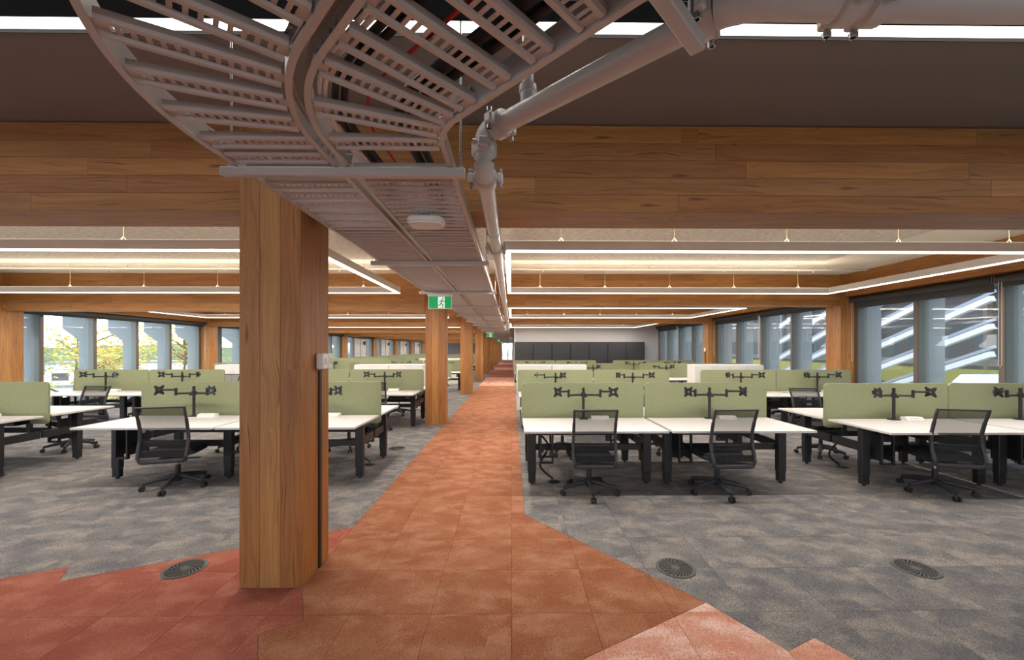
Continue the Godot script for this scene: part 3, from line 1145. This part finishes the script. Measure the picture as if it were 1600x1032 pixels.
func make_power() -> Node3D:
	var o := Node3D.new()
	tag(o, "", "power box", "white power boxes on the desks")
	var st := begin()
	var sec := PackedVector2Array([Vector2(-0.05, 0), Vector2(0.055, 0), Vector2(0.055, 0.012), Vector2(0.02, 0.042), Vector2(-0.05, 0.042)])
	plate(st, sec, 0.22, Transform3D(Basis(Vector3(0, 0, 1), Vector3(0, 1, 0), Vector3(-1, 0, 0)), Vector3.ZERO))
	obj("body", st, M.white, o)
	st = begin()
	for x in [-0.06, 0.0, 0.06]:
		box(st, Vector3(x, 0.029, 0.039), Vector3(0.03, 0.003, 0.02), 0.0, 0, Vector2.ZERO, Transform3D(Basis(Vector3.RIGHT, 0.0), Vector3.ZERO))
	obj("socket", st, M.edge, o)
	return o

func make_chair() -> Node3D:
	# origin on the floor under the column, the chair faces -z
	var o := Node3D.new()
	tag(o, "", "office chair", "black mesh office chairs")
	var st := begin()
	# seat pad
	plate(st, rounded(0.48, 0.46, 0.09, 6), 0.035, Transform3D(Basis(Vector3.RIGHT, -PI / 2), Vector3(0, 0.435, 0.0)))
	plate(st, rounded(0.44, 0.42, 0.09, 6), 0.03, Transform3D(Basis(Vector3.RIGHT, -PI / 2), Vector3(0, 0.465, 0.0)))
	obj("seat", st, M.fabric, o)
	st = begin()
	box(st, Vector3(0, 0.385, 0.04), Vector3(0.2, 0.07, 0.28), 0.015)
	bar(st, Vector3(-0.14, 0.37, 0.1), Vector3(0.22, 0.36, 0.12), 0.02, 0.012)
	box(st, Vector3(0.24, 0.36, 0.12), Vector3(0.06, 0.012, 0.035), 0.003)
	obj("mechanism", st, M.plastic, o)
	# backrest
	var prof := [[0.375, 0.33, 0.205, 0.03], [0.43, 0.345, 0.222, 0.034], [0.52, 0.318, 0.228, 0.032], [0.62, 0.29, 0.226, 0.028], [0.74, 0.298, 0.222, 0.024], [0.86, 0.335, 0.222, 0.02], [0.96, 0.373, 0.226, 0.017], [1.0, 0.388, 0.226, 0.015]]
	st = begin()
	for s in [-1.0, 1.0]:
		for i in prof.size() - 1:
			var a: Array = prof[i]
			var b: Array = prof[i + 1]
			bar(st, Vector3(s * a[2], a[0], a[1]), Vector3(s * b[2], b[0] + 0.004, b[1]), (a[3] + b[3]) / 2 * 1.25, 0.03, 0.006)
	box(st, Vector3(0, 0.997, 0.388), Vector3(0.475, 0.02, 0.024), 0.006)
	box(st, Vector3(0, 0.39, 0.335), Vector3(0.42, 0.05, 0.04), 0.015)
	bar(st, Vector3(0, 0.38, 0.05), Vector3(0, 0.38, 0.33), 0.09, 0.03, 0.008)
	obj("back_frame", st, M.plastic, o)
	st = begin()
	for i in prof.size() - 1:
		var a: Array = prof[i]
		var b: Array = prof[i + 1]
		var n := Vector3(0, a[1] - b[1], b[0] - a[0]).normalized()
		quad(st, Vector3(-a[2], a[0], a[1]), Vector3(a[2], a[0], a[1]), Vector3(b[2], b[0], b[1]), Vector3(-b[2], b[0], b[1]), n)
	obj("back_netting", st, M.netting, o)
	st = begin()
	for y in [0.56, 0.60]:
		box(st, Vector3(0, y, 0.283), Vector3(0.42, 0.022, 0.012), 0.004)
	box(st, Vector3(0, 0.47, 0.315), Vector3(0.42, 0.07, 0.012), 0.004)
	obj("lumbar_support", st, M.plastic, o)
	st = begin()
	tube(st, [Vector3(0, 0.17, 0), Vector3(0, 0.27, 0)], 0.027, 14)
	obj("column", st, M.black, o)
	st = begin()
	tube(st, [Vector3(0, 0.27, 0), Vector3(0, 0.36, 0)], 0.014, 12)
	obj("gas_lift", st, M.chrome, o)
	st = begin()
	tube(st, [Vector3(0, 0.07, 0), Vector3(0, 0.09, 0), Vector3(0, 0.17, 0)], [0.025, 0.042, 0.034], 14)
	obj("hub", st, M.black, o)
	for k in 5:
		var t := TAU * k / 5 + 0.35
		var dv := Vector3(cos(t), 0, sin(t))
		var q := dv * 0.31
		st = begin()
		var fr := frame_of((q + Vector3(0, 0.085, 0) - Vector3(0, 0.135, 0)).normalized())
		tube(st, [dv * 0.02 + Vector3(0, 0.135, 0), dv * 0.16 + Vector3(0, 0.115, 0), q + Vector3(0, 0.085, 0)], [0.034, 0.027, 0.02], 8)
		var l := obj("leg", st, M.plastic, o)
		st = begin()
		var sd := Vector3(-dv.z, 0, dv.x)
		for s in [-1.0, 1.0]:
			var cc := q + Vector3(0, 0.029, 0) + dv * 0.012
			tube(st, [cc + sd * s * 0.008, cc + sd * s * 0.027], 0.029, 14)
		tube(st, [q + Vector3(0, 0.03, 0), q + Vector3(0, 0.09, 0)], 0.009, 8)
		obj("caster", st, M.black, l)
	return o

func make_cabinet(w: float) -> Node3D:
	var o := Node3D.new()
	tag(o, "", "cabinet", "white storage cabinets")
	var st := begin()
	box(st, Vector3(0, 0.6, 0), Vector3(w, 1.19, 0.45), 0.003)
	obj("body", st, M.white, o)
	st = begin()
	box(st, Vector3(0, 1.207, 0), Vector3(w + 0.004, 0.02, 0.47), 0.002)
	obj("top", st, M.white, o)
	for s in [-1, 1]:
		st = begin()
		box(st, Vector3(s * w / 4, 0.61, 0.235), Vector3(w / 2 - 0.006, 1.14, 0.018), 0.002)
		var dr := obj("door", st, M.white, o)
		st = begin()
		tube(st, [Vector3(s * 0.05, 1.02, 0.244), Vector3(s * 0.05, 1.02, 0.25)], 0.01, 10)
		obj("lock", st, M.black, dr)
	return o

func put_new(src: Node3D, name_: String, label: String, at: Vector3, turn := 0.0) -> Node3D:
	return copy(src, name_, label, at, turn)

func bench_row(side: String, cl: int, row: int, x0: float, dc: float, near_chairs: Array, far_chairs: bool, arms: bool, power: bool, far_desks: bool) -> void:
	# two places wide, back to back; x0 is the low x end
	for i in 2:
		var xc := x0 + 0.83 + 1.655 * i
		var place: int = (cl * 2 + i) if side == "pipe" else (cl * 2 + 1 - i)
		var where := "%s place, %s row, %s side of path" % [nth(place), nth(row), side]
		put_new(desk_proto, "desk", "white desk facing away, " + where, P(xc, 0, dc - 0.49))
		if far_desks:
			put_new(desk_proto, "desk", "white desk behind the green screen, " + where, P(xc, 0, dc + 0.49), PI)
		put_new(screen_proto, "desk_screen", "green felt screen at " + where, P(xc, 0, dc))
		if arms:
			var v := (row * 2 + i + cl) % 3
			if row == 0 and side == "pipe" and cl == 0: v = i
			if row == 0 and side == "column" and cl == 0: v = [1, 0][i]
			var a := put_new(arm_protos[v], "monitor_arm", "black twin monitor arm at " + where, P(xc - 0.01, 0.73, dc - 0.13))
			if side == "column" and row == 0 and cl == 0 and i == 0:
				a.scale = Vector3(-1, 1, 1)
		if power:
			put_new(power_proto, "power_box", "white power box on desk at " + where, P(xc + 0.2, 0.73, dc - 0.16))
		if far_chairs:
			put_new(chair_proto, "office_chair", "black mesh chair behind the green screen, " + where, P(xc + rng.randf_range(-0.15, 0.15), 0, dc + 0.98 + rng.randf_range(-0.05, 0.1)), PI + rng.randf_range(-0.3, 0.3))
		for c in near_chairs:
			if c[0] == i:
				put_new(chair_proto, "office_chair", "black mesh chair, back towards us, " + where, P(c[1], 0, c[2]), c[3])

func build_furniture() -> void:
	desk_proto = make_desk()
	chair_proto = make_chair()
	screen_proto = make_screen()
	power_proto = make_power()
	for v in 3:
		arm_protos.append(make_arm(v))
	cabinet_proto = make_cabinet(0.92)
	# locker side of the path
	var rows_r := [5.38, 8.72, 12.9, 16.3]
	for r in 4:
		bench_row("pipe", 0, r, 0.117, rows_r[r], [[0, 0.885, 4.60, 0.0], [1, 2.36, 4.60, 0.02]] if r == 0 else [], r < 2, true, r < 2, r < 2)
		bench_row("pipe", 1, r, 4.10, rows_r[r] - (0.12 if r == 0 else 0.0), [[0, 4.87, 4.58, -0.24]] if r == 0 else [], r < 2, true, r < 2, r < 2)
	# column side
	var rows_l := [5.64, 9.04, 13.2, 16.6, 20.8, 24.2, 28.4, 31.8, 36.0, 39.4]
	for r in 10:
		bench_row("column", 0, r, -5.12 - (0.15 if r > 0 else 0.0), rows_l[r], [[0, -3.98, 4.86, 0.28]] if r == 0 else ([[1, -2.75, 8.2, 0.2]] if r == 1 else []), r < 2, r < 6, r < 3, r < 2)
		bench_row("column", 1, r, -9.68, rows_l[r], [], r < 2, r < 4, r < 3, r < 2)
	# white cabinets between the benches
	for q in [["pipe", 0.60, 10.9, 0], ["pipe", 1.53, 10.9, 1], ["pipe", 5.33, 10.9, 2], ["pipe", 6.26, 10.9, 3], ["column", -2.85, 11.15, 0], ["column", -3.78, 11.15, 1], ["column", -6.57, 11.15, 2], ["column", -7.5, 11.15, 3], ["column", -2.85, 18.8, 0], ["column", -3.78, 18.8, 1]]:
		var n: String = "low white storage cabinet, %s from the path on the %s side, %s row" % [nth(q[3]), q[0], "far" if q[2] > 15.0 else "near"]
		put_new(cabinet_proto, "storage_cabinet", n, P(q[1], 0, q[2]))
	for n in [desk_proto, chair_proto, screen_proto, power_proto, cabinet_proto] + arm_protos:
		n.free()
	# black lockers along the grey wall
	for i in 7:
		var o := thing("locker", "tall black locker, %s from the path along the grey wall" % nth(i), "locker", P(0.62 + 0.925 * i, 0, 20.23), 0, "black lockers on the grey wall")
		var st := begin()
		box(st, Vector3(0, 1.0, 0), Vector3(0.922, 2.0, 0.45), 0.003)
		obj("body", st, M.black, o)
		st = begin()
		box(st, Vector3(0, 1.03, 0.235), Vector3(0.87, 1.9, 0.02), 0.003)
		var d := obj("door", st, M.locker, o)
		st = begin()
		box(st, Vector3(0.38, 1.1, 0.25), Vector3(0.02, 0.14, 0.02), 0.003)
		obj("handle", st, M.black_metal, d)
	# cable spines hanging from the desks
	for q in [["black cable spine under the desk beside the orange path", 0.42, 4.98], ["black cable spine under the second bench towards the dark windows", 4.5, 5.55], ["black cable spine under the bench behind the largest column", -2.12, 5.75], ["black cable loop under the outermost bench facing the trees", -6.75, 5.3]]:
		var o := thing("cable_spine", q[0], "cable", P(q[1], 0, q[2]), 0, "cable spines under the desks")
		var st := begin()
		var pts := []
		for i in 15:
			var t := i / 14.0
			pts.append(Vector3(-0.14 + 0.24 * t + 0.10 * sin(t * PI * 2.0), 0.62 * (1 - t) + 0.02, 0.06 * sin(t * 5.0)))
		tube(st, pts, 0.013, 8)
		obj("spine", st, M.black, o)
		st = begin()
		lathe(st, [Vector2(0, 0.018), Vector2(0.04, 0.016), Vector2(0.075, 0.004), Vector2(0.075, 0.0)], Vector3(0.1, 0.001, 0))
		obj("floor_disc", st, M.black, o)

func build_small() -> void:
	# swirl floor grilles
	var q := [["round swirl floor grille on grey carpet nearest the orange path", 1.228, 3.006], ["round swirl floor grille on grey carpet farther from the path", 3.02, 2.976], ["round swirl floor grille on coral carpet beside the largest column", -2.44, 3.042], ["round floor grille on grey carpet beyond the largest column", -1.9, 6.69]]
	for e in q:
		var o := thing("floor_grille", e[0], "floor grille", P(e[1], 0, e[2]), 0, "swirl floor grilles")
		var st := begin()
		lathe(st, [Vector2(0.142, 0.001), Vector2(0.139, 0.005), Vector2(0.122, 0.005), Vector2(0.118, 0.002)], Vector3.ZERO, 40)
		obj("rim", st, M.grille, o)
		st = begin()
		lathe(st, [Vector2(0.12, 0.0012), Vector2(0.0, 0.0012)], Vector3.ZERO, 32)
		obj("dish", st, M.void, o)
		st = begin()
		lathe(st, [Vector2(0.03, 0.002), Vector2(0.026, 0.005), Vector2(0.0, 0.005)], Vector3.ZERO, 20)
		obj("hub", st, M.grille, o)
		for k in 26:
			var t := TAU * k / 26
			st = begin()
			var pts := []
			for i in 5:
				var r := 0.026 + 0.094 * i / 4.0
				var a := t + 0.55 * i / 4.0
				pts.append(Vector3(cos(a) * r, 0.003, sin(a) * r))
			for i in 4:
				bar(st, pts[i], pts[i + 1], 0.005 + 0.002 * i, 0.003)
			obj("vane", st, M.grille, o)
	# switch boxes and cable channel on the big column
	var xf := COLX + COLW
	var s := thing("cable_channel", "black cable channel running down the side of the largest column", "cable channel", P(xf + 0.006, 0, 3.05))
	var st := begin()
	box(st, Vector3(0, 0.74, 0), Vector3(0.012, 1.48, 0.035), 0.002)
	obj("channel", st, M.black, s)
	for j in 2:
		var b := thing("switch_box", ["white switch box on the largest column, nearer of the pair", "white switch box on the largest column, farther of the pair"][j], "switch box", P(xf + 0.03, 1.55, 3.03 + 0.082 * j))
		st = begin()
		box(st, Vector3(0, 0, 0), Vector3(0.055, 0.115, 0.075), 0.006)
		obj("body", st, M.white, b)
		st = begin()
		box(st, Vector3(0.029, 0, 0), Vector3(0.006, 0.05, 0.03), 0.002)
		obj("button", st, M.edge, b)
	var th := thing("thermostat", "small white box with cable on a window column near the lockers", "thermostat", P(RX - 0.02, 1.62, D0 + 2 * S + 0.2))
	st = begin()
	box(st, Vector3.ZERO, Vector3(0.035, 0.13, 0.1), 0.006)
	obj("body", st, M.white, th)
	st = begin()
	box(st, Vector3(0.006, -0.85, 0), Vector3(0.012, 1.55, 0.03), 0.002)
	obj("channel", st, M.black, th)
	for e in [["nearest green exit sign hung under the cable trays", 6.0], ["second green exit sign farther along the path", 20.0], ["third green exit sign far along the path", 33.0], ["farthest green exit sign at the end of the path", 44.0]]:
		exit_sign(e[0], e[1])

# ------------------------------------------------------------------ outside
func tree(label: String, at: Vector3, h: float, spread: float, cols: Array, n: int, seed_: int) -> void:
	var o := thing("tree", label, "tree", at, 0, "trees outside the windows")
	var r := RandomNumberGenerator.new()
	r.seed = seed_
	var st := begin()
	tube(st, [Vector3.ZERO, Vector3(0.1, h * 0.3, 0), Vector3(0, h * 0.55, 0.1), Vector3(0.1, h * 0.9, 0)], [0.16, 0.12, 0.08, 0.02], 8)
	var tips := []
	for i in 26:
		var y := h * r.randf_range(0.3, 0.85)
		var a := r.randf() * TAU
		var l := spread * r.randf_range(0.5, 1.0) * (1.15 - absf(y / h - 0.55))
		var tip := Vector3(cos(a) * l, y + l * 0.55, sin(a) * l)
		tube(st, [Vector3(0, y, 0), tip * 0.5 + Vector3(0, y * 0.5, 0) + Vector3(0, 0.1, 0), tip], [0.05, 0.03, 0.01], 5)
		tips.append([Vector3(0, y, 0), tip])
	obj("trunk", st, mat(c8(92, 78, 66), 0.9), o)
	st = begin()
	for i in n:
		var t: Array = tips[r.randi() % tips.size()]
		var p: Vector3 = t[0].lerp(t[1], r.randf_range(0.35, 1.08)) + Vector3(r.randfn(), r.randfn(), r.randfn()) * spread * 0.13
		var nn := Vector3(r.randfn(), r.randfn(), r.randfn()).normalized()
		var fr := frame_of(nn)
		var s := r.randf_range(0.05, 0.10)
		var c: Color = cols[r.randi() % cols.size()]
		st.set_color(c.srgb_to_linear())
		quad(st, p - fr.x * s, p - fr.y * s * 0.6, p + fr.x * s, p + fr.y * s * 0.6, nn)
	var m := mat(Color.WHITE, 0.8)
	m.vertex_color_use_as_albedo = true
	m.backlight_enabled = true
	m.backlight = Color(0.6, 0.6, 0.4)
	var f := obj("foliage", st, m, o)
	f.set_meta("kind", "stuff")

func build_outside() -> void:
	var g := structure("ground", "pale open ground below the building", "ground")
	var st := begin()
	box(st, P(0, -7.2, 60), Vector3(900, 0.4, 900))
	obj("earth", st, mat(c8(176, 174, 166), 0.95), g)
	# far hills beyond the trees
	var hl := structure("hill_far", "hazy grey-green wooded hills on the horizon", "hill")
	st = begin()
	var nz := noise(77, 0.02, 4)
	for i in 90:
		var a := PI * 0.55 + PI * 0.5 * i / 90.0
		var b := PI * 0.55 + PI * 0.5 * (i + 1) / 90.0
		for ring in 2:
			var R0 := 260.0 + ring * 60
			var ha := -7.0 + 10.0 + 3.0 * nz.get_noise_1d(i * 9.0 + ring * 300)
			var hb := -7.0 + 10.0 + 3.0 * nz.get_noise_1d((i + 1) * 9.0 + ring * 300)
			var pa := Vector3(cos(a), 0, -sin(a))
			var pb := Vector3(cos(b), 0, -sin(b))
			var n := (-(pa + pb) * 0.5 + Vector3.UP).normalized()
			quad(st, pa * (R0 - 50) + Vector3(0, -7, 0), pb * (R0 - 50) + Vector3(0, -7, 0), pb * R0 + Vector3(0, hb, 0), pa * R0 + Vector3(0, ha, 0), n)
			quad(st, pa * R0 + Vector3(0, ha, 0), pb * R0 + Vector3(0, hb, 0), pb * (R0 + 50) + Vector3(0, -7, 0), pa * (R0 + 50) + Vector3(0, -7, 0), (pa + Vector3.UP).normalized())
	obj("slope", st, mat(c8(96, 108, 76), 0.95), hl)
	var ye := [c8(226, 190, 70), c8(214, 172, 60), c8(186, 190, 92), c8(160, 172, 84), c8(232, 206, 110)]
	var gr := [c8(128, 142, 104), c8(150, 160, 120), c8(110, 126, 92), c8(176, 176, 110)]
	tree("yellow autumn tree outside the third window from the corner column", P(-17.5, -7, 16.4), 10.2, 2.3, ye, 5200, 5)
	tree("second yellow autumn tree outside, farther along the windows", P(-18.0, -7, 22.4), 10.4, 2.3, ye, 5200, 6)
	tree("grey-green tree far outside the first window by the corner column", P(-34, -7, 27.0), 9.6, 3.6, gr, 4200, 7)
	tree("orange-leaved small tree outside below the first window", P(-18.5, -7, 13.4), 8.2, 1.6, ye, 3000, 8)
	for e in [[-60.0, 52.0, 14.0, 4.0, 9.0, "long pale low building outside beyond the trees"], [-48.0, 34.0, 9.0, 3.2, 7.0, "smallest pale building outside, nearest the windows"], [-75.0, 80.0, 20.0, 6.0, 8.0, "tallest pale building outside, far along the windows"], [-90.0, 64.0, 12.0, 5.0, 9.0, "pale building outside, farthest from the windows"]]:
		var b := thing("far_building", e[5], "building", P(e[0], -7, e[1]), 0.4, "pale buildings beyond the trees")
		st = begin()
		box(st, Vector3(0, e[3] / 2, 0), Vector3(e[2], e[3], e[4]))
		obj("wall", st, M.white_wall, b)
		st = begin()
		box(st, Vector3(0, e[3] + 0.15, 0), Vector3(e[2] + 0.6, 0.3, e[4] + 0.6))
		obj("roof", st, M.alu, b)
		for i in 5:
			st = begin()
			box(st, Vector3(-e[2] / 2 + e[2] * (i + 0.5) / 5, e[3] * 0.55, e[4] / 2), Vector3(e[2] / 9, e[3] * 0.35, 0.1))
			obj("window", st, M.locker, b)
			st = begin()
			box(st, Vector3(e[2] / 2, e[3] * 0.55, -e[4] / 2 + e[4] * (i + 0.5) / 5), Vector3(0.1, e[3] * 0.35, e[4] / 9))
			obj("window", st, M.locker, b)
	# dark neighbour building with white sloping flights
	var nb = thing("neighbour_building", "dark glazed building with sloping white flights outside the windows", "building", P(15.2, -7, 14))
	st = begin()
	box(st, Vector3(2.0, 7.5, 0), Vector3(3.0, 15, 44))
	obj("core", st, mat(c8(50, 48, 52), 0.7), nb)
	for f in 5:
		st = begin()
		box(st, Vector3(0.42, 1.6 + f * 3.3, 0), Vector3(0.25, 0.22, 44))
		obj("floor_band", st, mat(c8(96, 92, 90), 0.7), nb)
	st = begin()
	box(st, Vector3(0.40, 7.65, 0), Vector3(0.3, 0.62, 44))
	obj("planter", st, mat(c8(150, 146, 48), 0.9), nb)
	for i in 22:
		st = begin()
		box(st, Vector3(0.38, 7.5, -21 + i * 2.0), Vector3(0.18, 15, 0.12))
		obj("mullion", st, M.alu_brown if i % 3 else M.alu, nb)
		st = begin()
		box(st, Vector3(0.47, 8.9, -20 + i * 2.0), Vector3(0.02, 2.6, 1.7))
		obj("pane", st, mat(c8(48, 58, 68), 0.25), nb)
	var rail_mat := mat(c8(132, 144, 160), 0.4)
	var flight_mat := mat(c8(206, 210, 212), 0.6)
	for i in 8:
		st = begin()
		bar(st, Vector3(-1.4, 3.6 + i * 0.8, -8.0), Vector3(-1.4, 7.7 + i * 0.8, 2.6), 0.16, 0.16)
		var fl := obj("flight", st, flight_mat, nb)
		st = begin()
		bar(st, Vector3(-1.3, 3.82 + i * 0.8, -8.0), Vector3(-1.3, 7.92 + i * 0.8, 2.6), 0.03, 0.09)
		obj("balustrade", st, rail_mat, fl)
	var cn := thing("canopy", "pale blue-white canopy roof outside below the windows", "canopy", P(12.4, -1.0, 8.0))
	st = begin()
	box(st, Vector3(0, 1.6, 0), Vector3(2.4, 0.8, 4.6), 0.2)
	obj("roof", st, mat(c8(190, 204, 226), 0.5), cn)
	st = begin()
	for s in [-1, 1]:
		for t in [-1, 1]:
			box(st, Vector3(s * 1.0, -2.4, t * 2.0), Vector3(0.12, 7.2, 0.12))
	obj("posts", st, M.alu, cn)

# ------------------------------------------------------------------ main
func _ready() -> void:
	rng.seed = 12
	camera_and_light()
	make_materials()
	build_floor()
	build_shell()
	build_timber()
	build_windows()
	build_lights()
	build_services()
	build_furniture()
	build_small()
	build_outside()
